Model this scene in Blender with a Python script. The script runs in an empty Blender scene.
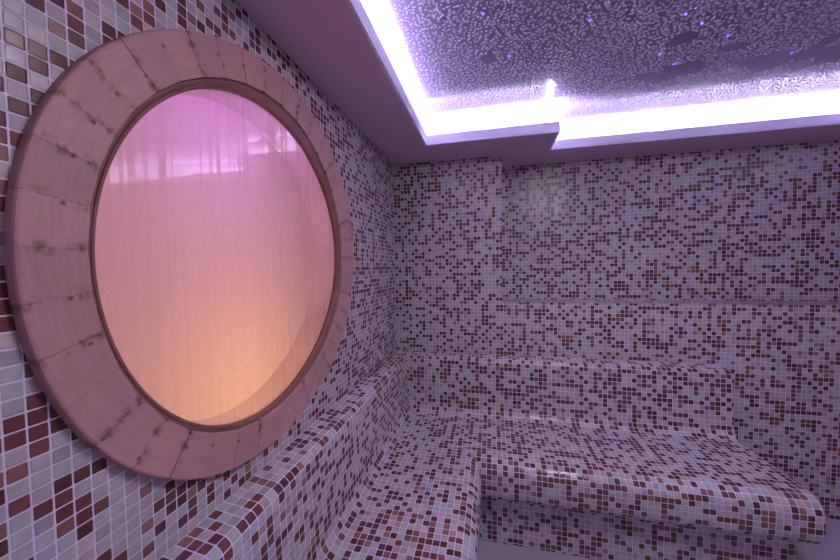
import bpy, bmesh, math, random
import numpy as np
from mathutils import Vector, Matrix, noise

random.seed(7)
C = bpy.context.scene.collection
PI = math.pi

# ------------------------------------------------------------------ measures
FL = 1.4866                      # camera height over the floor
ZC = FL + 0.7536                 # underside of the soffit
ZT = ZC + 0.17                   # upper ceiling
ZL = FL - 0.2455                 # ledge in the back wall
ZB = FL - 0.6157                 # top of the backrests
ZS = FL - 1.000                  # seat
XC = 0.768                       # edge of the pier in the back wall
RD = 0.263                       # depth of the recess
XR, YF = 3.45, -3.55             # right wall, front wall
TX0, TX1 = 0.312, 3.14           # ceiling tray, left / right
TY1, TY2, TYF = -0.310, -0.030, -3.24
TXS = 1.075                      # step of the tray edge
TILE = 0.025

# ------------------------------------------------------------------ helpers
def link(o, parent=None):
    C.objects.link(o)
    if parent:
        o.parent = parent
    return o

def obj(name, me, mat, parent=None, smooth=False):
    o = bpy.data.objects.new(name, me)
    for m in (mat if isinstance(mat, list) else [mat]):
        if m:
            me.materials.append(m)
    if smooth:
        for p in me.polygons:
            p.use_smooth = True
    return link(o, parent)

def tag(o, label=None, cat=None, group=None, kind=None):
    if label: o['label'] = label
    if cat: o['category'] = cat
    if group: o['group'] = group
    if kind: o['kind'] = kind
    return o

def empty(name, loc=(0, 0, 0)):
    o = bpy.data.objects.new(name, None)
    o.location = loc
    o.empty_display_size = 0.1
    return link(o)

def under(o, root):
    """parent keeping world place (root has no rotation)"""
    o.parent = root
    o.matrix_parent_inverse = Matrix.Translation(-Vector(root.location))
    return o

def quads_mesh(name, faces):
    """faces: list of (list of 3-D points, list of uv in metres)"""
    V, F, U = [], [], []
    for pts, uv in faces:
        b = len(V)
        V += [tuple(q) for q in pts]
        F.append(list(range(b, b + len(pts))))
        U += uv
    me = bpy.data.meshes.new(name)
    me.from_pydata(V, [], F)
    l = me.uv_layers.new(name='UVMap')
    for i, u in enumerate(U):
        l.data[i].uv = u
    return me

def bm_mesh(name, bm):
    me = bpy.data.meshes.new(name)
    bm.normal_update()
    bm.to_mesh(me)
    bm.free()
    return me

def box(bm, x0, y0, z0, x1, y1, z1):
    v = [bm.verts.new(q) for q in ((x0, y0, z0), (x1, y0, z0), (x1, y1, z0), (x0, y1, z0),
                                   (x0, y0, z1), (x1, y0, z1), (x1, y1, z1), (x0, y1, z1))]
    for f in ((3, 2, 1, 0), (4, 5, 6, 7), (0, 1, 5, 4), (1, 2, 6, 5), (2, 3, 7, 6), (3, 0, 4, 7)):
        bm.faces.new([v[i] for i in f])

# ------------------------------------------------------------------ materials
def new_mat(name):
    m = bpy.data.materials.new(name)
    m.use_nodes = True
    nt = m.node_tree
    nt.nodes.clear()
    out = nt.nodes.new('ShaderNodeOutputMaterial')
    return m, nt, out

class N:
    """small node helper"""
    def __init__(s, nt): s.nt = nt
    def node(s, t, **kw):
        n = s.nt.nodes.new(t)
        for k, v in kw.items(): setattr(n, k, v)
        return n
    def put(s, sock, v):
        if isinstance(v, bpy.types.NodeSocket): s.nt.links.new(v, sock)
        else: sock.default_value = v
    def math(s, op, a, b=None, c=None, clamp=False):
        n = s.node('ShaderNodeMath', operation=op, use_clamp=clamp)
        s.put(n.inputs[0], a)
        if b is not None: s.put(n.inputs[1], b)
        if c is not None: s.put(n.inputs[2], c)
        return n.outputs[0]
    def vmath(s, op, a, b=None):
        n = s.node('ShaderNodeVectorMath', operation=op)
        s.put(n.inputs[0], a)
        if b is not None: s.put(n.inputs[1], b)
        return n.outputs[0]
    def mix(s, f, a, b):
        n = s.node('ShaderNodeMix', data_type='RGBA')
        s.put(n.inputs[0], f); s.put(n.inputs[6], a); s.put(n.inputs[7], b)
        return n.outputs[2]
    def ramp(s, f, stops, interp='LINEAR'):
        n = s.node('ShaderNodeValToRGB')
        n.color_ramp.interpolation = interp
        e = n.color_ramp.elements
        while len(e) < len(stops): e.new(0.5)
        for el, (p, c) in zip(e, stops):
            el.position = p; el.color = c
        s.put(n.inputs[0], f)
        return n.outputs[0]
    def noise(s, vec, scale, detail=3, rough=0.5, dim='3D'):
        n = s.node('ShaderNodeTexNoise', noise_dimensions=dim)
        if vec is not None: s.put(n.inputs['Vector'], vec)
        n.inputs['Scale'].default_value = scale
        n.inputs['Detail'].default_value = detail
        n.inputs['Roughness'].default_value = rough
        return n.outputs['Fac']
    def sstep(s, x, a, b):
        n = s.node('ShaderNodeMapRange', interpolation_type='SMOOTHSTEP')
        s.put(n.inputs['Value'], x)
        n.inputs['From Min'].default_value = a; n.inputs['From Max'].default_value = b
        return n.outputs['Result']

def rgb(r, g, b):
    f = lambda c: ((c / 255 + 0.055) / 1.055) ** 2.4 if c > 10 else c / 255 / 12.92
    return (f(r), f(g), f(b), 1)

def mat_mosaic(name, seed=0.0, dark=0.36, pitch=TILE):
    m, nt, out = new_mat(name)
    n = N(nt)
    uv = n.node('ShaderNodeTexCoord').outputs['UV']
    g = n.node('ShaderNodeVectorMath', operation='SCALE')
    nt.links.new(uv, g.inputs[0]); g.inputs['Scale'].default_value = 1 / pitch
    g = g.outputs[0]
    cell = n.vmath('FLOOR', g)
    cell = n.vmath('ADD', cell, (seed, seed * 1.7, 0))
    fr = n.vmath('FRACTION', g)
    sx = n.node('ShaderNodeSeparateXYZ'); nt.links.new(fr, sx.inputs[0])
    dx = n.math('ABSOLUTE', n.math('SUBTRACT', sx.outputs[0], 0.5))
    dy = n.math('ABSOLUTE', n.math('SUBTRACT', sx.outputs[1], 0.5))
    # rounded square distance: half size .44, corner radius .09
    h, r = 0.452, 0.09
    ex = n.math('MAXIMUM', n.math('SUBTRACT', dx, h - r), 0.0)
    ey = n.math('MAXIMUM', n.math('SUBTRACT', dy, h - r), 0.0)
    d = n.math('SQRT', n.math('ADD', n.math('MULTIPLY', ex, ex), n.math('MULTIPLY', ey, ey)))
    mask = n.math('SUBTRACT', 1.0, n.sstep(d, r - 0.02, r + 0.02))
    pillow = n.math('SUBTRACT', 1.0, n.sstep(d, r - 0.09, r + 0.02))
    wn = n.node('ShaderNodeTexWhiteNoise', noise_dimensions='3D'); nt.links.new(cell, wn.inputs['Vector'])
    wn2 = n.node('ShaderNodeTexWhiteNoise', noise_dimensions='3D')
    nt.links.new(n.vmath('ADD', cell, (31.7, 11.3, 5.1)), wn2.inputs['Vector'])
    sc = n.node('ShaderNodeSeparateColor'); nt.links.new(wn2.outputs['Color'], sc.inputs[0])
    isdark = n.math('LESS_THAN', wn.outputs['Value'], dark)
    darkc = n.ramp(sc.outputs[0], [(0.0, rgb(84, 48, 54)), (0.45, rgb(106, 60, 66)), (0.8, rgb(122, 74, 76)), (1.0, rgb(152, 110, 108))])
    lightc = n.ramp(sc.outputs[0], [(0.0, rgb(158, 148, 160)), (0.4, rgb(182, 168, 178)), (0.75, rgb(172, 172, 182)), (1.0, rgb(198, 174, 178))])
    # marbled glaze inside a tile
    cloud = n.noise(g, 1.6, 3)
    col = n.mix(isdark, lightc, darkc)
    v = n.math('MULTIPLY_ADD', cloud, 0.5, 0.75)
    hs = n.node('ShaderNodeHueSaturation'); nt.links.new(col, hs.inputs['Color']); nt.links.new(v, hs.inputs['Value'])
    grout = n.mix(n.noise(g, 0.35, 3), rgb(200, 191, 212), rgb(224, 215, 234))
    base = n.mix(mask, grout, hs.outputs[0])
    # every tile sits at its own small tilt
    tx = n.math('MULTIPLY', n.math('SUBTRACT', sc.outputs[1], 0.5), n.math('SUBTRACT', sx.outputs[0], 0.5))
    ty = n.math('MULTIPLY', n.math('SUBTRACT', sc.outputs[2], 0.5), n.math('SUBTRACT', sx.outputs[1], 0.5))
    hgt = n.math('ADD', n.math('MULTIPLY', n.math('ADD', tx, ty), 0.16), n.math('MULTIPLY', pillow, 0.10))
    hgt = n.math('MULTIPLY', hgt, mask)
    bp = n.node('ShaderNodeBump')
    bp.inputs['Strength'].default_value = 0.4
    bp.inputs['Distance'].default_value = TILE
    nt.links.new(hgt, bp.inputs['Height'])
    bs = n.node('ShaderNodeBsdfPrincipled')
    nt.links.new(base, bs.inputs['Base Color'])
    n.put(bs.inputs['Roughness'], n.math('MULTIPLY_ADD', mask, -0.45, 0.70))
    bs.inputs['Specular IOR Level'].default_value = 0.5
    nt.links.new(bp.outputs[0], bs.inputs['Normal'])
    nt.links.new(bs.outputs[0], out.inputs[0])
    return m

def mat_plain(name, color, rough=0.6, bump=0.0, scale=30, var=0.06, spec=0.4):
    m, nt, out = new_mat(name)
    n = N(nt)
    oc = n.node('ShaderNodeTexCoord').outputs['Object']
    f = n.noise(oc, scale, 4)
    a = tuple(c * (1 - var) for c in color[:3]) + (1,)
    b = tuple(min(1, c * (1 + var)) for c in color[:3]) + (1,)
    bs = n.node('ShaderNodeBsdfPrincipled')
    nt.links.new(n.mix(f, a, b), bs.inputs['Base Color'])
    bs.inputs['Roughness'].default_value = rough
    bs.inputs['Specular IOR Level'].default_value = spec
    if bump:
        bp = n.node('ShaderNodeBump'); bp.inputs['Strength'].default_value = bump
        bp.inputs['Distance'].default_value = 0.002
        nt.links.new(f, bp.inputs['Height']); nt.links.new(bp.outputs[0], bs.inputs['Normal'])
    nt.links.new(bs.outputs[0], out.inputs[0])
    return m

def mat_wood(name, ca, cb, stain, joints=True):
    """UV: u counts staves round the ring, v is the radius in metres"""
    m, nt, out = new_mat(name)
    n = N(nt)
    uv = n.node('ShaderNodeTexCoord').outputs['UV']
    s = n.node('ShaderNodeSeparateXYZ'); nt.links.new(uv, s.inputs[0])
    u, v = s.outputs[0], s.outputs[1]
    cellu = n.math('FLOOR', u)
    wn = n.node('ShaderNodeTexWhiteNoise', noise_dimensions='1D'); nt.links.new(cellu, wn.inputs['W'])
    cb_ = n.node('ShaderNodeCombineXYZ')
    n.put(cb_.inputs[0], n.math('MULTIPLY', u, 0.35)); n.put(cb_.inputs[1], n.math('MULTIPLY', v, 55.0))
    n.put(cb_.inputs[2], n.math('MULTIPLY', cellu, 3.7))
    grain = n.noise(cb_.outputs[0], 3.0, 5, 0.6)
    c2 = n.node('ShaderNodeCombineXYZ')
    n.put(c2.inputs[0], u); n.put(c2.inputs[1], n.math('MULTIPLY', v, 12.0))
    blotch = n.noise(c2.outputs[0], 1.3, 3, 0.6)
    col = n.mix(grain, ca, cb)
    tone = n.math('ADD', n.math('MULTIPLY_ADD', wn.outputs['Value'], 0.16, 0.78), n.math('MULTIPLY', blotch, 0.28))
    hs = n.node('ShaderNodeHueSaturation'); nt.links.new(col, hs.inputs['Color']); nt.links.new(tone, hs.inputs['Value'])
    col = hs.outputs[0]
    if joints:
        # dark stain that creeps from some joints, and dowel marks near the ends of the joints
        dj = n.math('ABSOLUTE', n.math('SUBTRACT', n.math('FRACT', n.math('ADD', u, 0.5)), 0.5))   # 0 at the joint
        jid = n.math('FLOOR', n.math('ADD', u, 0.5))
        w2 = n.node('ShaderNodeTexWhiteNoise', noise_dimensions='1D'); nt.links.new(n.math('ADD', jid, 77.3), w2.inputs['W'])
        sc = n.node('ShaderNodeSeparateColor'); nt.links.new(w2.outputs['Color'], sc.inputs[0])
        c3 = n.node('ShaderNodeCombineXYZ')
        n.put(c3.inputs[0], n.math('MULTIPLY', u, 1.6)); n.put(c3.inputs[1], n.math('MULTIPLY', v, 30.0))
        cl = n.noise(c3.outputs[0], 1.5, 4, 0.6)
        near = n.math('SUBTRACT', 1.0, n.sstep(dj, 0.0, 0.22))
        st = n.math('MULTIPLY', near, n.sstep(cl, 0.44, 0.66))
        st = n.math('MULTIPLY', st, n.math('GREATER_THAN', sc.outputs[0], 0.3))
        col = n.mix(n.math('MULTIPLY', st, 0.75), col, stain)
        line = n.math('SUBTRACT', 1.0, n.sstep(dj, 0.008, 0.022))
        col = n.mix(n.math('MULTIPLY', n.math('MULTIPLY', line, n.math('MULTIPLY_ADD', sc.outputs[1], 0.45, 0.1)), n.sstep(cl, 0.25, 0.6)), col, stain)
        dots = None
        for k, r0 in enumerate((0.566, 0.505, 0.540)):
            off = n.math('MULTIPLY_ADD', sc.outputs[(k + 1) % 3], 0.02, r0 - 0.01)
            a = n.math('MULTIPLY', n.math('SUBTRACT', n.math('SUBTRACT', n.math('FRACT', n.math('ADD', u, 0.5)), 0.5), n.math('MULTIPLY_ADD', sc.outputs[(k + 2) % 3], 0.16, -0.04)), 0.085)
            b = n.math('SUBTRACT', v, off)
            dd = n.math('SQRT', n.math('ADD', n.math('MULTIPLY', a, a), n.math('MULTIPLY', b, b)))
            dot = n.math('SUBTRACT', 1.0, n.sstep(dd, 0.0018, 0.0062))
            dot = n.math('MULTIPLY', dot, n.math('GREATER_THAN', sc.outputs[k], 0.42))
            dots = dot if dots is None else n.math('MAXIMUM', dots, dot)
        col = n.mix(n.math('MULTIPLY', dots, 0.75), col, stain)
    bs = n.node('ShaderNodeBsdfPrincipled')
    nt.links.new(col, bs.inputs['Base Color'])
    bs.inputs['Roughness'].default_value = 0.55
    bs.inputs['Specular IOR Level'].default_value = 0.3
    bp = n.node('ShaderNodeBump'); bp.inputs['Strength'].default_value = 0.15; bp.inputs['Distance'].default_value = 0.002
    nt.links.new(grain, bp.inputs['Height']); nt.links.new(bp.outputs[0], bs.inputs['Normal'])
    nt.links.new(bs.outputs[0], out.inputs[0])
    return m

def mat_glass_sheet():
    """clear sheet with runs of condensation: reflects by Fresnel, lets the rest through"""
    m, nt, out = new_mat('wet_glass')
    n = N(nt)
    oc = n.node('ShaderNodeTexCoord').outputs['Object']
    mp = n.node('ShaderNodeMapping'); nt.links.new(oc, mp.inputs[0])
    mp.inputs['Scale'].default_value = (1, 75, 1.2)
    streak = n.noise(mp.outputs[0], 1.0, 2, 0.6)
    mp2 = n.node('ShaderNodeMapping'); nt.links.new(oc, mp2.inputs[0])
    mp2.inputs['Scale'].default_value = (1, 150, 9)
    fine = n.noise(mp2.outputs[0], 1.0, 3, 0.6)
    h = n.math('ADD', n.math('MULTIPLY', streak, 0.7), n.math('MULTIPLY', fine, 0.3))
    bp = n.node('ShaderNodeBump'); bp.inputs['Strength'].default_value = 0.006; bp.inputs['Distance'].default_value = 0.001
    nt.links.new(h, bp.inputs['Height'])
    fr = n.node('ShaderNodeFresnel'); fr.inputs['IOR'].default_value = 1.95
    gl = n.node('ShaderNodeBsdfGlossy'); gl.inputs['Roughness'].default_value = 0.004
    nt.links.new(bp.outputs[0], gl.inputs['Normal'])
    n.put(gl.inputs['Color'], n.ramp(streak, [(0.46, (0.05, 0.05, 0.05, 1)), (0.51, (1, 1, 1, 1))]))
    tr = n.node('ShaderNodeBsdfTransparent'); tr.inputs['Color'].default_value = (0.97, 0.96, 0.97, 1)
    mx = n.node('ShaderNodeMixShader')
    nt.links.new(fr.outputs[0], mx.inputs[0]); nt.links.new(tr.outputs[0], mx.inputs[1]); nt.links.new(gl.outputs[0], mx.inputs[2])
    nt.links.new(mx.outputs[0], out.inputs[0])
    return m

def mat_diffuser():
    m, nt, out = new_mat('opal_diffuser')
    n = N(nt)
    tl = n.node('ShaderNodeBsdfTranslucent'); tl.inputs['Color'].default_value = (0.85, 0.82, 0.84, 1)
    df = n.node('ShaderNodeBsdfDiffuse'); df.inputs['Color'].default_value = (0.42, 0.40, 0.41, 1)
    mx = n.node('ShaderNodeMixShader'); mx.inputs[0].default_value = 0.35
    nt.links.new(tl.outputs[0], mx.inputs[1]); nt.links.new(df.outputs[0], mx.inputs[2])
    nt.links.new(mx.outputs[0], out.inputs[0])
    return m

def mat_emit(name, color, strength):
    m, nt, out = new_mat(name)
    e = nt.nodes.new('ShaderNodeEmission')
    e.inputs[0].default_value = color; e.inputs[1].default_value = strength
    nt.links.new(e.outputs[0], out.inputs[0])
    return m

def mat_lip():
    m, nt, out = new_mat('glow_lip')
    n = N(nt)
    df = n.node('ShaderNodeBsdfDiffuse'); df.inputs['Color'].default_value = rgb(218, 214, 234)
    tl = n.node('ShaderNodeBsdfTranslucent'); tl.inputs['Color'].default_value = (0.78, 0.74, 1.0, 1)
    mx = n.node('ShaderNodeMixShader'); mx.inputs[0].default_value = LIP_T
    nt.links.new(df.outputs[0], mx.inputs[1]); nt.links.new(tl.outputs[0], mx.inputs[2])
    nt.links.new(mx.outputs[0], out.inputs[0])
    return m
LIP_T = 0.05  # translucency added so the lip glows from the LED behind it

M = dict(
    lip=mat_lip(),
    fill_pane=mat_emit('fill_pane_glow', (0.86, 0.83, 1.0, 1), 0.3),  # glow of the added entrance panes, room fill
    lamp=mat_emit('fill_lamp_glow', (0.96, 0.90, 1.0, 1), 48.0),  # glow of the added overhead lamp
    metal=mat_plain('grey_metal', rgb(150, 148, 156), 0.35, 0, 20, 0.03),
    wall_l=mat_mosaic('mosaic_left', 3.0, 0.41),
    wall_b=mat_mosaic('mosaic_back', 57.0, 0.41),
    wall_o=mat_mosaic('mosaic_other', 113.0, 0.36),
    bench_l=mat_mosaic('mosaic_bench_left', 211.0, 0.43, 0.027),
    bench_b=mat_mosaic('mosaic_bench_back', 307.0, 0.45, 0.027),
    plaster=mat_plain('painted_plaster', rgb(208, 184, 206), 0.7, 0.15, 60, 0.03),
    cove=mat_plain('white_cove_paint', rgb(226, 224, 232), 0.6, 0.0, 20, 0.02),
    cove_in=mat_plain('cove_back_paint', rgb(168, 164, 172), 0.7, 0.0, 20, 0.02),
    stretch=mat_plain('stretch_ceiling', rgb(160, 146, 192), 0.16, 0.0, 6, 0.05, 0.5),
    drop=mat_plain('water_drops', rgb(220, 214, 242), 0.12, 0.0, 40, 0.05, 0.5),  # pale base colour stands in for glints of the cove light
    floor=mat_plain('floor_screed', rgb(168, 158, 176), 0.35, 0.2, 14, 0.08),
    wood=mat_wood('ring_wood', rgb(166, 120, 124), rgb(198, 154, 156), rgb(84, 52, 52)),
    bead=mat_wood('bead_wood', rgb(116, 76, 76), rgb(152, 108, 104), rgb(60, 36, 36), False),
    glass=mat_glass_sheet(),
    diffuser=mat_diffuser(),
    reveal=mat_plain('light_box_white', rgb(235, 225, 230), 0.6, 0, 12, 0.02),
    led=mat_emit('led_white', (0.87, 0.83, 1.0, 1), 180.0),
    star=mat_emit('star_blue', (0.12, 0.10, 1.0, 1), 6.0),
)

# ------------------------------------------------------------------ walls
CY, CZ = -1.385, 0.045 + FL      # centre of the round window
H_OUT = [0.5897, 0.0267, 0.0016, -0.0041, 0.0186, 0.0047, 0.0007, -0.0019, -0.0039]
H_INN = [0.4868, 0.0095, 0.0006, -0.0092, 0.0138, 0.0023, -0.0019, -0.0007, -0.0041]
H_PAN = [0.4623, 0.0017, -0.0055, -0.0081, 0.0132, 0.0058, 0.0016, 0.0013, -0.0017]
def rad(h, t):
    return h[0] + sum(h[2 * k - 1] * math.cos(k * t) + h[2 * k] * math.sin(k * t) for k in (1, 2, 3, 4))

def wall_left():
    bm = bmesh.new()
    z1 = ZT
    outer = [bm.verts.new((0, y, z)) for y, z in ((YF, 0), (RD, 0), (RD, z1), (YF, z1))]
    nseg = 96
    inner = []
    for i in range(nseg):
        t = 2 * PI * i / nseg
        r = rad(H_PAN, t) + 0.012
        inner.append(bm.verts.new((0, CY + r * math.cos(t), CZ + r * math.sin(t))))
    ed = [bm.edges.new((outer[i], outer[(i + 1) % 4])) for i in range(4)]
    ed += [bm.edges.new((inner[i], inner[(i + 1) % nseg])) for i in range(nseg)]
    bmesh.ops.triangle_fill(bm, edges=ed, use_beauty=True)
    bmesh.ops.recalc_face_normals(bm, faces=bm.faces)
    bm.normal_update()
    if bm.faces[:][0].normal.x < 0:
        bmesh.ops.reverse_faces(bm, faces=bm.faces)
    back = [bm.verts.new((-0.62, v.co.y, v.co.z)) for v in outer]
    bm.faces.new(back)
    for i in range(4):
        bm.faces.new((outer[i], outer[(i + 1) % 4], back[(i + 1) % 4], back[i]))
    uvl = bm.loops.layers.uv.new('UVMap')
    for f in bm.faces:
        for l in f.loops:
            l[uvl].uv = (l.vert.co.y + 10.0, l.vert.co.z + 10)
    return bm_mesh('wall_left', bm)

tag(obj('wall_left', wall_left(), M['wall_l']), 'mosaic tiled side wall carrying the big round wooden framed window', 'wall', kind='structure')

def rect(p0, p1, p2, p3, ua, va):
    """quad with uv taken from two world axes"""
    ps = [p0, p1, p2, p3]
    return (ps, [(q[ua] + 10.0, q[va] + 10.0) for q in ps])

fb = [
    rect((0, 0, 0), (XC, 0, 0), (XC, 0, ZC + 0.01), (0, 0, ZC + 0.01), 0, 2),                       # pier
    rect((XC, 0, 0), (XR, 0, 0), (XR, 0, ZL), (XC, 0, ZL), 0, 2),                     # below the ledge
    rect((XC, 0, ZL), (XR, 0, ZL), (XR, RD, ZL), (XC, RD, ZL), 0, 1),                 # ledge
    rect((XC, RD, ZL), (XR, RD, ZL), (XR, RD, ZC + 0.01), (XC, RD, ZC + 0.01), 0, 2),               # back of the recess
    rect((XC, 0, ZL), (XC, RD, ZL), (XC, RD, ZC + 0.01), (XC, 0, ZC + 0.01), 1, 2),                 # side of the pier
]
tag(obj('wall_back', quads_mesh('wall_back', fb), M['wall_b']), 'mosaic tiled end wall with a shallow recess above a thin ledge', 'wall', kind='structure')
tag(obj('wall_right', quads_mesh('wall_right', [rect((XR, YF, 0), (XR, RD, 0), (XR, RD, ZT), (XR, YF, ZT), 1, 2)]), M['wall_o']), kind='structure')
tag(obj('wall_front', quads_mesh('wall_front', [rect((0, YF, 0), (XR, YF, 0), (XR, YF, ZT), (0, YF, ZT), 0, 2)]), M['wall_o']), kind='structure')
tag(obj('floor', quads_mesh('floor', [rect((0, YF, 0), (XR, YF, 0), (XR, 0, 0), (0, 0, 0), 0, 1)]), M['floor']), 'smooth lavender grey floor in front of the tiled bench', 'floor', kind='structure')

# added entrance, unseen in the front wall: its panes glow to brighten the room
fill_door = empty('fill_door_1', (1.75, YF, 0))
tag(fill_door, kind='structure')
bm = bmesh.new()
for x0, x1, z0, z1 in ((-0.86, -0.82, 0.0, 2.08), (0.82, 0.86, 0.0, 2.08), (-0.02, 0.02, 0.0, 2.04), (-0.82, 0.82, 2.04, 2.08)):
    box(bm, x0, 0.001, z0 + 0.001, x1, 0.045, z1)
obj('fill_door_frame', bm_mesh('fill_door_frame', bm), M['metal'], fill_door)
for x0, x1 in ((-0.82, -0.02), (0.02, 0.82)):
    bm = bmesh.new()
    box(bm, x0 + 0.001, 0.012, 0.012, x1 - 0.001, 0.022, 2.038)
    obj('fill_door_glass', bm_mesh('fill_door_glass', bm), M['fill_pane'], fill_door)

# ------------------------------------------------------------------ ceiling
ceil = obj('ceiling', quads_mesh('ceiling', [rect((0, YF, ZT), (0, RD, ZT), (XR, RD, ZT), (XR, YF, ZT), 0, 1)]), M['stretch'])
tag(ceil, 'raised purple glossy ceiling beaded with water drops inside the lit cove', 'ceiling', kind='structure')
FT = 0.015                         # thickness of the soffit board
LT, LH = 0.012, 0.058              # lip thickness, lip height
SB = 0.055                         # cove wall behind the lip
bm = bmesh.new()
K = 0.0115                         # the board stops behind the lip
for b in ((0, YF, TX0 - K, RD), (TX0 - K, TY1 + K, TXS - K, RD), (TXS - K, TY2 + K, TX1 + K, RD), (TX1 + K, YF, XR, RD), (TX0 - K, YF, TX1 + K, TYF - K)):
    x0, y0, x1, y1 = b
    box(bm, x0, y0, ZC, x1, y1, ZC + FT)
obj('soffit', bm_mesh('soffit', bm), M['plaster'], ceil)

OUT = [(TX0, TYF), (TX0, TY1), (TXS, TY1), (TXS, TY2), (TX1, TY2), (TX1, TYF)]       # tray edge, clockwise from above
def offset_loop(pts, d):
    """offset a closed rectilinear loop outward (left side of travel) by d"""
    res = []
    n = len(pts)
    for i in range(n):
        a, b, c = Vector(pts[i - 1]), Vector(pts[i]), Vector(pts[(i + 1) % n])
        d1, d2 = (b - a).normalized(), (c - b).normalized()
        n1, n2 = Vector((-d1.y, d1.x)), Vector((-d2.y, d2.x))
        res.append(tuple(b + (n1 + n2) * d))
    return res
def ring_mesh(name, a, b, z0, z1):
    bm = bmesh.new()
    n = len(a)
    V = [[bm.verts.new((p[0], p[1], z)) for p in l] for l, z in ((a, z0), (a, z1), (b, z1), (b, z0))]
    for k in range(4):
        for i in range(n):
            j = (i + 1) % n
            bm.faces.new((V[k][i], V[k][j], V[(k + 1) % 4][j], V[(k + 1) % 4][i]))
    bmesh.ops.recalc_face_normals(bm, faces=bm.faces)
    return bm_mesh(name, bm)
lip = obj('cove_lip', ring_mesh('cove_lip', OUT, offset_loop(OUT, LT), ZC - 0.0005, ZC + LH), M['lip'], ceil)
obj('cove_wall', ring_mesh('cove_wall', offset_loop(OUT, SB), offset_loop(OUT, SB + 0.012), ZC + FT, ZT), M['cove_in'], ceil)

# LED strips lying behind the lip, one per straight run
L0, L1 = offset_loop(OUT, LT + 0.011), offset_loop(OUT, LT + 0.023)
runs = [(0, 'along the wall with the round window'), (1, 'above the short tiled pier left of the recess'), (2, 'in the short step of the cove'),
        (3, 'above the recess in the end wall'), (4, 'along the far side of the ceiling tray'), (5, 'across the entrance end of the ceiling tray')]
for i, where in runs:
    j = (i + 1) % 6
    bm = bmesh.new()
    a0, a1, b1, b0 = [Vector(q) for q in (L0[i], L0[j], L1[j], L1[i])]
    dr = (a1 - a0).normalized() * 0.004
    q = [a0 + dr, a1 - dr, b1 - dr, b0 + dr]
    lo = [bm.verts.new((v.x, v.y, ZC + FT + 0.0005)) for v in q]
    hi = [bm.verts.new((v.x, v.y, ZC + FT + 0.0045)) for v in q]
    bm.faces.new(hi); bm.faces.new(lo[::-1])
    for k in range(4):
        bm.faces.new((lo[k], lo[(k + 1) % 4], hi[(k + 1) % 4], hi[k]))
    bmesh.ops.recalc_face_normals(bm, faces=bm.faces)
    o = obj('led_strip', bm_mesh('led_strip', bm), M['led'])
    tag(o, 'white LED strip in the cove ' + where, 'light strip', 'LED strips in the ceiling cove')

# unseen flush lamp added in the ceiling tray for light from above
lamp = empty('added_fill_lamp', (1.35, -1.56, ZT))
tag(lamp, 'unseen round lamp added in the raised ceiling for overhead light', 'added lamp')
def turned(name, prof, seg=48):
    bm = bmesh.new()
    R = [[bm.verts.new((r * math.cos(2 * PI * k / seg), r * math.sin(2 * PI * k / seg), z)) for k in range(seg)] for r, z in prof]
    for a, b in zip(R, R[1:]):
        for k in range(seg):
            bm.faces.new((a[k], a[(k + 1) % seg], b[(k + 1) % seg], b[k]))
    bm.faces.new(R[0]); bm.faces.new(R[-1])
    bmesh.ops.recalc_face_normals(bm, faces=bm.faces)
    return bm_mesh(name, bm)
obj('rim', turned('rim', [(0.205, -0.001), (0.210, -0.02), (0.205, -0.024), (0.195, -0.024), (0.195, -0.001)]), M['metal'], lamp)
obj('fill_lamp_dome', turned('fill_lamp_dome', [(0.194, -0.004), (0.194, -0.024), (0.17, -0.034), (0.12, -0.041), (0.05, -0.045), (0.01, -0.046)]), M['lamp'], lamp, smooth=True)

# star lights in the stretch ceiling
def dome_mesh(name, r, h, seg=12, rings=4):
    bm = bmesh.new()
    top = bm.verts.new((0, 0, -h))
    prev = None
    for k in range(1, rings + 1):
        a = PI / 2 * k / rings
        cur = [bm.verts.new((r * math.sin(a) * math.cos(2 * PI * s / seg), r * math.sin(a) * math.sin(2 * PI * s / seg), -h * math.cos(a))) for s in range(seg)]
        for s in range(seg):
            t = (s + 1) % seg
            if prev is None: bm.faces.new((top, cur[t], cur[s]))
            else: bm.faces.new((prev[s], prev[t], cur[t], cur[s]))
        prev = cur
    bm.faces.new(prev)
    bmesh.ops.recalc_face_normals(bm, faces=bm.faces)
    return bm_mesh(name, bm)
stars = [(0.602, -0.809), (0.775, -0.775), (0.670, -1.036), (1.423, -0.627), (1.171, -0.584), (1.062, -0.912), (1.523, -0.532), (1.637, -0.688), (1.992, -0.494), (1.401, -0.859), (1.489, -0.793)]
sm = dome_mesh('star_light', 0.0045, 0.003)
for k, (x, y) in enumerate(stars):
    o = obj('star_light', sm, None if k else M['star'], smooth=True)
    o.location = (x, y, ZT)
    tag(o, 'tiny blue star light set in the purple ceiling among water drops', 'light', 'blue star lights in the ceiling')

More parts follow.
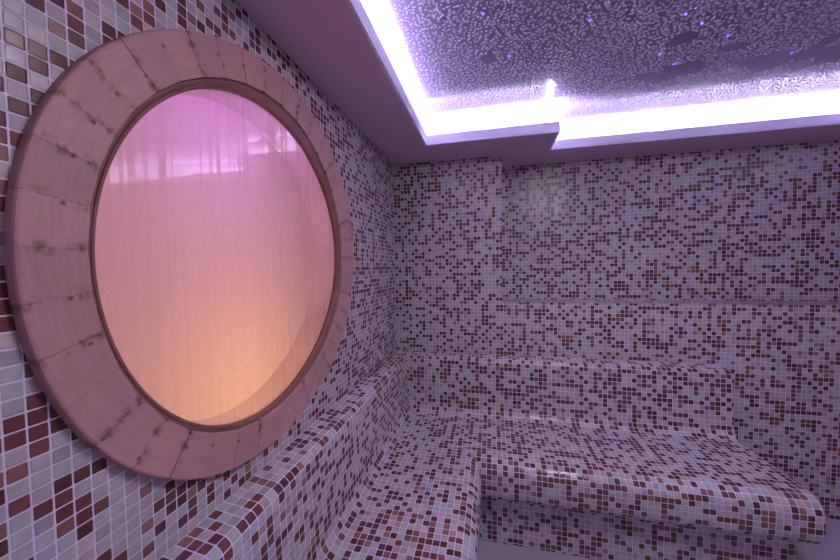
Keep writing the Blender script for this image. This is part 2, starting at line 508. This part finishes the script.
# condensation: thousands of drops hanging under the stretch ceiling
def drops():
    bare = [(1.503, -0.45, 0.16, 0.05), (1.60, -0.47, 0.15, 0.06), (2.15, -0.50, 0.16, 0.12), (1.95, -0.45, 0.10, 0.07),
            (1.72, -0.60, 0.06, 0.03), (2.35, -0.62, 0.25, 0.12)]
    pitch = 0.0150
    P = []
    y = TYF + 0.04
    row = 0
    while y < TY2 - 0.03:
        x = TX0 + 0.03 + (row % 2) * pitch / 2
        while x < TX1 - 0.03:
            px, py = x + random.uniform(-.42, .42) * pitch, y + random.uniform(-.42, .42) * pitch
            e = min(px - TX0, (TY1 if px < TXS else TY2) - py)
            if px > TXS - 0.02 and py > TY1: e = min(e, px - TXS)
            ok = e > 0.035
            nv = noise.noise(Vector((px * 5.1, py * 5.1, 3.3)))
            if nv > 0.62: ok = False
            if any(((px - a) / ra) ** 2 + ((py - b) / rb) ** 2 < 0.8 + 1.6 * noise.noise(Vector((px * 14, py * 14, 8.0))) for a, b, ra, rb in bare): ok = False
            if py < -2.2 and random.random() < 0.5: ok = False
            if random.random() < 0.06 or math.hypot(px - 1.35, py + 1.56) < 0.22: ok = False
            if ok:
                s = min(1.0, 0.45 + e * 4)
                P.append((px, py, random.uniform(.0036, .0062) * s, random.uniform(.8, 1.25), random.uniform(0, PI)))
            x += pitch
        y += pitch * 0.87
        row += 1
    P = np.array(P)
    seg, rings = 8, 3
    T = [(0, 0, -1.0)]
    for k in range(1, rings + 1):
        a = PI / 2 * k / rings
        for s in range(seg):
            T.append((math.sin(a) * math.cos(2 * PI * s / seg), math.sin(a) * math.sin(2 * PI * s / seg), -math.cos(a)))
    T = np.array(T)
    F = [(0, 1 + (s + 1) % seg, 1 + s, 0) for s in range(seg)]
    tri = [(0, 1 + (s + 1) % seg, 1 + s) for s in range(seg)]
    qd = [(1 + k * seg + s, 1 + k * seg + (s + 1) % seg, 1 + (k + 1) * seg + (s + 1) % seg, 1 + (k + 1) * seg + s) for k in range(rings - 1) for s in range(seg)]
    n, m = len(P), len(T)
    ca, sa = np.cos(P[:, 4]), np.sin(P[:, 4])
    lx = T[None, :, 0] * P[:, 2, None] * P[:, 3, None]
    ly = T[None, :, 1] * P[:, 2, None] / P[:, 3, None]
    V = np.empty((n, m, 3))
    V[..., 0] = P[:, 0, None] + lx * ca[:, None] - ly * sa[:, None]
    V[..., 1] = P[:, 1, None] + lx * sa[:, None] + ly * ca[:, None]
    V[..., 2] = ZT + 0.0002 + T[None, :, 2] * P[:, 2, None] * 0.55
    off = (np.arange(n) * m)[:, None, None]
    tri = (np.array(tri)[None] + off).reshape(-1, 3)
    qd = (np.array(qd)[None] + off).reshape(-1, 4)
    loops = np.concatenate([tri.ravel(), qd.ravel()])
    starts = np.concatenate([np.arange(len(tri)) * 3, len(tri) * 3 + np.arange(len(qd)) * 4])
    me = bpy.data.meshes.new('water_drops')
    me.vertices.add(n * m); me.vertices.foreach_set('co', V.ravel())
    me.loops.add(len(loops)); me.loops.foreach_set('vertex_index', loops.astype(np.int32))
    me.polygons.add(len(starts)); me.polygons.foreach_set('loop_start', starts.astype(np.int32))
    me.polygons.foreach_set('use_smooth', np.ones(len(starts), dtype=bool))
    me.update(calc_edges=True); me.validate()
    return me
tag(obj('water_drops', drops(), M['drop']), 'pale condensation drops clinging all over the purple ceiling', 'water drops', kind='stuff')

# ------------------------------------------------------------------ round window
win = empty('round_window', (0, CY, CZ))
tag(win, 'large round backlit pink window in a wide wooden ring on the tiled wall', 'window')
NS = 40
FX = 0.022
def ring_frame():
    """staves butted round the ring: front at FX, back on the wall"""
    bm = bmesh.new()
    uvl = bm.loops.layers.uv.new('UVMap')
    sub = 5
    a_off = math.radians(9.6 - 9.0 * 1)
    rnd = random.Random(3)
    for i in range(NS):
        a0 = a_off + 2 * PI * i / NS
        a1 = a0 + 2 * PI / NS
        fx = FX + rnd.uniform(-0.0009, 0.0009)
        gap = 0.00015
        prof_rows = []
        for k in range(sub + 1):
            f = k / sub
            t = a0 + (a1 - a0) * f
            ro = rad(H_OUT, t)
            # straight inner edge of each stave
            p0 = Vector((rad(H_INN, a0) * math.cos(a0), rad(H_INN, a0) * math.sin(a0)))
            p1 = Vector((rad(H_INN, a1) * math.cos(a1), rad(H_INN, a1) * math.sin(a1)))
            ri = p0.lerp(p1, f).length
            ta = t + (gap / 0.53 if k == 0 else -gap / 0.53 if k == sub else 0)
            c = 0.005
            pr = [(ri, -0.008), (ri, fx - 0.0015), (ri + 0.0015, fx), (ro - c, fx), (ro - c * 0.3, fx - c * 0.3), (ro, fx - c), (ro, 0.0005)]
            prof_rows.append([(bm.verts.new((x, r * math.cos(ta), r * math.sin(ta))), i + f, r) for r, x in pr])
        m = len(prof_rows[0])
        for k in range(sub):
            for q in range(m):
                w = (q + 1) % m
                vs = [prof_rows[k][q], prof_rows[k + 1][q], prof_rows[k + 1][w], prof_rows[k][w]]
                fc = bm.faces.new([v[0] for v in vs])
                for l, v in zip(fc.loops, vs): l[uvl].uv = (v[1], v[2])
        for k in (0, sub):
            fc = bm.faces.new([v[0] for v in prof_rows[k]])
            for l, v in zip(fc.loops, prof_rows[k]): l[uvl].uv = (v[1], v[2])
    bmesh.ops.recalc_face_normals(bm, faces=bm.faces)
    return bm_mesh('wooden_ring', bm)
obj('wooden_ring', ring_frame(), M['wood'], win)

def lathe(name, prof, nseg=160, closed=True):
    """prof: list of (harmonics, dr, x)"""
    bm = bmesh.new()
    uvl = bm.loops.layers.uv.new('UVMap')
    R = []
    for i in range(nseg):
        t = 2 * PI * i / nseg
        R.append([bm.verts.new((x, (rad(h, t) + dr) * math.cos(t), (rad(h, t) + dr) * math.sin(t))) for h, dr, x in prof])
    m = len(prof)
    for i in range(nseg):
        j = (i + 1) % nseg
        for q in range(m if closed else m - 1):
            w = (q + 1) % m
            f = bm.faces.new((R[i][q], R[j][q], R[j][w], R[i][w]))
            for l, (ii, qq) in zip(f.loops, ((i, q), (i + 1, q), (i + 1, w), (i, w))):
                l[uvl].uv = (ii * NS / nseg, 0.45 + qq * 0.006)
    bmesh.ops.recalc_face_normals(bm, faces=bm.faces)
    return bm_mesh(name, bm)
# two-step bead that holds the pane
bead = [(H_INN, -0.001, -0.006), (H_INN, -0.001, 0.010), (H_INN, -0.003, 0.0145), (H_INN, -0.007, 0.0145), (H_PAN, 0.007, 0.009),
        (H_PAN, 0.006, 0.0115), (H_PAN, 0.001, 0.0105), (H_PAN, -0.001, 0.008), (H_PAN, -0.001, -0.006)]
obj('inner_bead', lathe('inner_bead', bead), M['bead'], win, smooth=False)
# lining between pane and diffuser, made translucent to glow, and the white light box round it inside the wall
obj('glow_lining', lathe('glow_lining', [(H_PAN, 0.0, -0.009), (H_PAN, 0.0, -0.105)], closed=False), M['diffuser'], win, smooth=True)
BX = -0.56
obj('light_box', lathe('light_box', [(H_PAN, 0.011, -0.008), (H_PAN, 0.13, -0.008), (H_PAN, 0.13, BX), (H_PAN, 0.14, BX), (H_PAN, 0.14, -0.004), (H_PAN, 0.011, -0.004)]), M['reveal'], win, smooth=False)
def disc(name, x0, x1, dr, nseg=128):
    bm = bmesh.new()
    A, B = [], []
    for i in range(nseg):
        t = 2 * PI * i / nseg
        r = rad(H_PAN, t) + dr
        A.append(bm.verts.new((x0, r * math.cos(t), r * math.sin(t))))
        B.append(bm.verts.new((x1, r * math.cos(t), r * math.sin(t))))
    bm.faces.new(A); bm.faces.new(B)
    for i in range(nseg):
        j = (i + 1) % nseg
        bm.faces.new((A[i], A[j], B[j], B[i]))
    bmesh.ops.recalc_face_normals(bm, faces=bm.faces)
    return bm_mesh(name, bm)
def disc1(name, x, dr, nseg=128):
    bm = bmesh.new()
    f = bm.faces.new([bm.verts.new((x, (rad(H_PAN, 2 * PI * i / nseg) + dr) * math.cos(2 * PI * i / nseg), (rad(H_PAN, 2 * PI * i / nseg) + dr) * math.sin(2 * PI * i / nseg))) for i in range(nseg)])
    bm.normal_update()
    if f.normal.x < 0: bmesh.ops.reverse_faces(bm, faces=[f])
    return bm_mesh(name, bm)
tag(obj('glass_pane', disc1('glass_pane', 0.003, -0.0005), M['glass'], win), 'clear pane streaked with condensation')
tag(obj('diffuser_panel', disc1('diffuser_panel', -0.105, -0.001), M['diffuser'], win), 'pink and amber glowing panel behind the glass')
obj('back_plate', disc('back_plate', BX - 0.012, BX, 0.135), M['reveal'], win)

def area(name, loc, target, size, power, color):
    l = bpy.data.lights.new(name, 'AREA')
    l.shape = 'DISK'; l.size = size; l.energy = power; l.color = color
    o = bpy.data.objects.new(name, l)
    o.location = loc
    o.rotation_euler = (Vector(target) - Vector(loc)).to_track_quat('-Z', 'Y').to_euler()
    return link(o, win)
# coloured lamps inside the light box (place given from the centre of the window)
area('violet_lamp', (-0.40, -0.05, 0.42), (-0.105, -0.08, 0.30), 0.22, 0.75, (0.66, 0.20, 1.0))
area('pink_lamp', (-0.54, 0.0, 0.0), (-0.10, 0.0, 0.0), 0.7, 1.25, (1.0, 0.46, 0.54))
area('amber_lamp', (-0.42, 0.0, -0.42), (-0.105, 0.0, -0.30), 0.44, 1.35, (1.0, 0.54, 0.14))

for k in range(10):  # lamps added round the lining to bring it near the diffuser's brightness
    t = 2 * PI * (k + 0.5) / 10
    cy, cz = math.cos(t), math.sin(t)
    up_ = 0.5 + 0.5 * cz
    col = (1.0, 0.46 - 0.04 * up_, 0.26 + 0.62 * up_)
    o = area('lining_fill', (-0.055, 0.575 * cy, 0.575 * cz), (-0.055, 0, 0), 0.34, 0.085, col)
    o.data.shape = 'RECTANGLE'; o.data.size_y = 0.05
    zax = Vector((0, cy, cz)); xax = Vector((0, -cz, cy)); yax = zax.cross(xax)
    o.rotation_euler = Matrix((xax, yax, zax)).transposed().to_euler()

# ------------------------------------------------------------------ bench
BT, RB, RCV = 0.105, 0.034, 0.06
def arc(cu, cz, r, a0, a1, n):
    return [(cu + r * math.cos(math.radians(a0 + (a1 - a0) * i / n)), cz + r * math.sin(math.radians(a0 + (a1 - a0) * i / n))) for i in range(n + 1)]
P_BACK = [(0.0, ZB + 0.005), (BT - RB, ZB - 0.003)] + arc(BT - RB, ZB - 0.003 - RB, RB, 84, 0, 8)[1:] + [(BT + 0.012, ZS + RCV)] + \
         arc(BT + 0.012 + RCV, ZS + RCV, RCV, 180, 270, 8)[1:]
LIPU = 0.640
LB = 0.226
P_SEAT = [(BT + 0.012 + RCV, ZS), (0.30, ZS - 0.002), (LIPU - 0.075, ZS - 0.001)] + arc(LIPU - 0.075, ZS - 0.076, 0.075, 90, 0, 10)[1:] + \
         [(LIPU, ZS - 0.130)] + arc(LIPU - 0.065, ZS - 0.150, 0.065, 0, -80, 8)[1:] + [(0.555, ZS - LB)]
XE = 2.066
def resample(P, step):
    out = [P[0]]
    for a, b in zip(P, P[1:]):
        L = math.hypot(b[0] - a[0], b[1] - a[1])
        k = max(1, int(L / step))
        out += [(a[0] + (b[0] - a[0]) * i / k, a[1] + (b[1] - a[1]) * i / k) for i in range(1, k + 1)]
    return out
def plen(P):
    s = [0.0]
    for a, b in zip(P, P[1:]):
        s.append(s[-1] + math.hypot(b[0] - a[0], b[1] - a[1]))
    return s
V0_SEAT = plen(P_BACK)[-1]
V0_BASE = V0_SEAT + plen(P_SEAT)[-1]
def normals(P):
    res = []
    for i in range(len(P)):
        a, b = P[max(0, i - 1)], P[min(len(P) - 1, i + 1)]
        dx, dz = b[0] - a[0], b[1] - a[1]
        L = math.hypot(dx, dz) or 1
        res.append((-dz / L, dx / L))          # left of travel = outside for these profiles
    return res
def run_mesh(name, P, side, v0, close_pts, endround=0.0, back_u=0.003, end_x=XE):
    """sweep of an open profile along one wall.  side 'L': u=x, runs in y; 'B': u=-y, runs in x.  Mitred at the corner."""
    P = [(max(u, back_u) if i == 0 else u, z) for i, (u, z) in enumerate(P)]
    s = plen(P)
    Nn = normals(P)
    bm = bmesh.new()
    uvl = bm.loops.layers.uv.new('UVMap')
    st = []                                       # (function u->along, inset)
    if side == 'L':
        st = [(lambda u: YF + 0.004, 0.0)] + [((lambda u, y=y: y), 0.0) for y in np.arange(-3.2, -0.75, 0.3)] + [(lambda u: -u, 0.0)]
    else:
        st = [(lambda u: u, 0.0)] + [((lambda u, x=x: x), 0.0) for x in np.arange(0.75, end_x - 0.1, 0.3)]
        if endround:
            for k in range(0, 9):
                t = PI / 2 * k / 8
                st.append(((lambda u, x=end_x - endround + endround * math.sin(t): x), endround * (1 - math.cos(t))))
        else:
            st.append((lambda u: end_x, 0.0))
    rows = []
    for fn, ins in st:
        row = []
        for i, (u, z) in enumerate(P):
            a = fn(u)
            uu, zz = u, z
            if ins:
                k = 0.0 if (i == 0 and u < 0.01) else 1.0
                nx, nz = Nn[i]
                uu, zz = u - nx * ins * k, z - nz * ins
            co = (uu, a, zz) if side == 'L' else (a, -uu, zz)
            row.append((bm.verts.new(co), a + 10.0, s[i] + v0))
        rows.append(row)
    def face(vs):
        f = bm.faces.new([v[0] for v in vs])
        for l, v in zip(f.loops, vs): l[uvl].uv = (v[1], v[2])
        f.smooth = True
    for a, b in zip(rows, rows[1:]):
        for i in range(len(P) - 1):
            face([a[i], b[i], b[i + 1], a[i + 1]])
    # close the body behind / below with hidden faces (vertices of their own, so the visible surface keeps its shading)
    ext = []
    for (fn, ins), r in zip(st, rows):
        row = [(bm.verts.new(r[-1][0].co), r[-1][1], r[-1][2])]
        for (u, z) in close_pts:
            a = fn(u)
            co = (u, a, z) if side == 'L' else (a, -u, z)
            row.append((bm.verts.new(co), a + 10.0, v0 + u + z))
        row.append((bm.verts.new(r[0][0].co), r[0][1], r[0][2]))
        ext.append(row)
    for a, b in zip(ext, ext[1:]):
        for i in range(len(a) - 1):
            f = bm.faces.new([a[i][0], b[i][0], b[i + 1][0], a[i + 1][0]])
            for l, v in zip(f.loops, (a[i], b[i], b[i + 1], a[i + 1])): l[uvl].uv = (v[1], v[2])
    for k in (0, -1):                              # ends: a strip from the profile back to the wall line
        if side == 'L' and k == -1 or side == 'B' and k == 0:
            continue                               # the mitre joins the two runs
        vs = [bm.verts.new(v[0].co) for v in rows[k]]
        ws = []
        for v in vs:
            c = v.co
            ws.append(bm.verts.new((0.003, c.y, c.z) if side == 'L' else (c.x, -0.003, c.z)))
        for i in range(len(vs) - 1):
            q = [vs[i], vs[i + 1], ws[i + 1], ws[i]]
            if (vs[i].co - vs[i + 1].co).length < 1e-6:
                continue
            f = bm.faces.new(q)
            for l in f.loops:
                c = l.vert.co
                l[uvl].uv = ((c.x if side == 'L' else -c.y) + 10, c.z + 10)
    bm.normal_update()
    # orient every face outward: the visible sweep must face away from the walls
    out_dir = Vector((1, 0, 0.6)) if side == 'L' else Vector((0, -1, 0.6))
    vis = sum((f.normal.dot(out_dir) * f.calc_area() for f in bm.faces if f.smooth and len(f.verts) == 4))
    if vis < 0:
        bmesh.ops.reverse_faces(bm, faces=bm.faces)
    return bm_mesh(name, bm)

bench = empty('corner_bench', (0, 0, 0))
tag(bench, 'built-in L shaped bench covered in burgundy and grey mosaic tiles, running round the corner', 'bench')
low = ZS - 0.02
for side, mk, er in (('L', 'bench_l', 0.0), ('B', 'bench_b', 0.03)):
    pb, ps = resample(P_BACK, 0.05), resample(P_SEAT, 0.08)
    obj('backrest', run_mesh('backrest', pb, side, 0.0, [(0.003, ZS)], er), M[mk], bench)
    obj('seat', run_mesh('seat', ps, side, V0_SEAT, [(0.003, ZS - LB), (0.003, ZS - 0.0005)], er), M[mk], bench)
    obj('base', run_mesh('base', [(0.555, ZS - LB - 0.0005), (0.555, 0.002)], side, V0_BASE, [(0.003, 0.002), (0.003, ZS - LB - 0.0005)], 0.0, end_x=XE - 0.045), M[mk], bench)

# ------------------------------------------------------------------ camera, world, view
cam = bpy.data.cameras.new('camera')
cam.sensor_width = 36.0
cam.lens = 317.6606 / 840 * 36.0
cam.clip_start = 0.02
co = bpy.data.objects.new('camera', cam)
link(co)
r = Vector((0.97576517, 0.21837626, -0.01393341)); u = Vector((0.00519539, 0.04053688, 0.99916454)); w = Vector((-0.21875863, 0.97502234, -0.03841992))
mt = Matrix((r, u, -w)).transposed().to_4x4()
mt.translation = Vector((0.69417405, -2.25816855, FL))
co.matrix_world = mt
sc = bpy.context.scene
sc.camera = co
wd = bpy.data.worlds.new('world'); sc.world = wd
wd.use_nodes = True
wd.node_tree.nodes['Background'].inputs[0].default_value = (0, 0, 0, 1)
vs = sc.view_settings
vs.view_transform = 'Standard'; vs.look = 'None'; vs.gamma = 1.0; vs.use_curve_mapping = False
vs.exposure = 0.0
sc.cycles.sample_clamp_indirect = 0.0
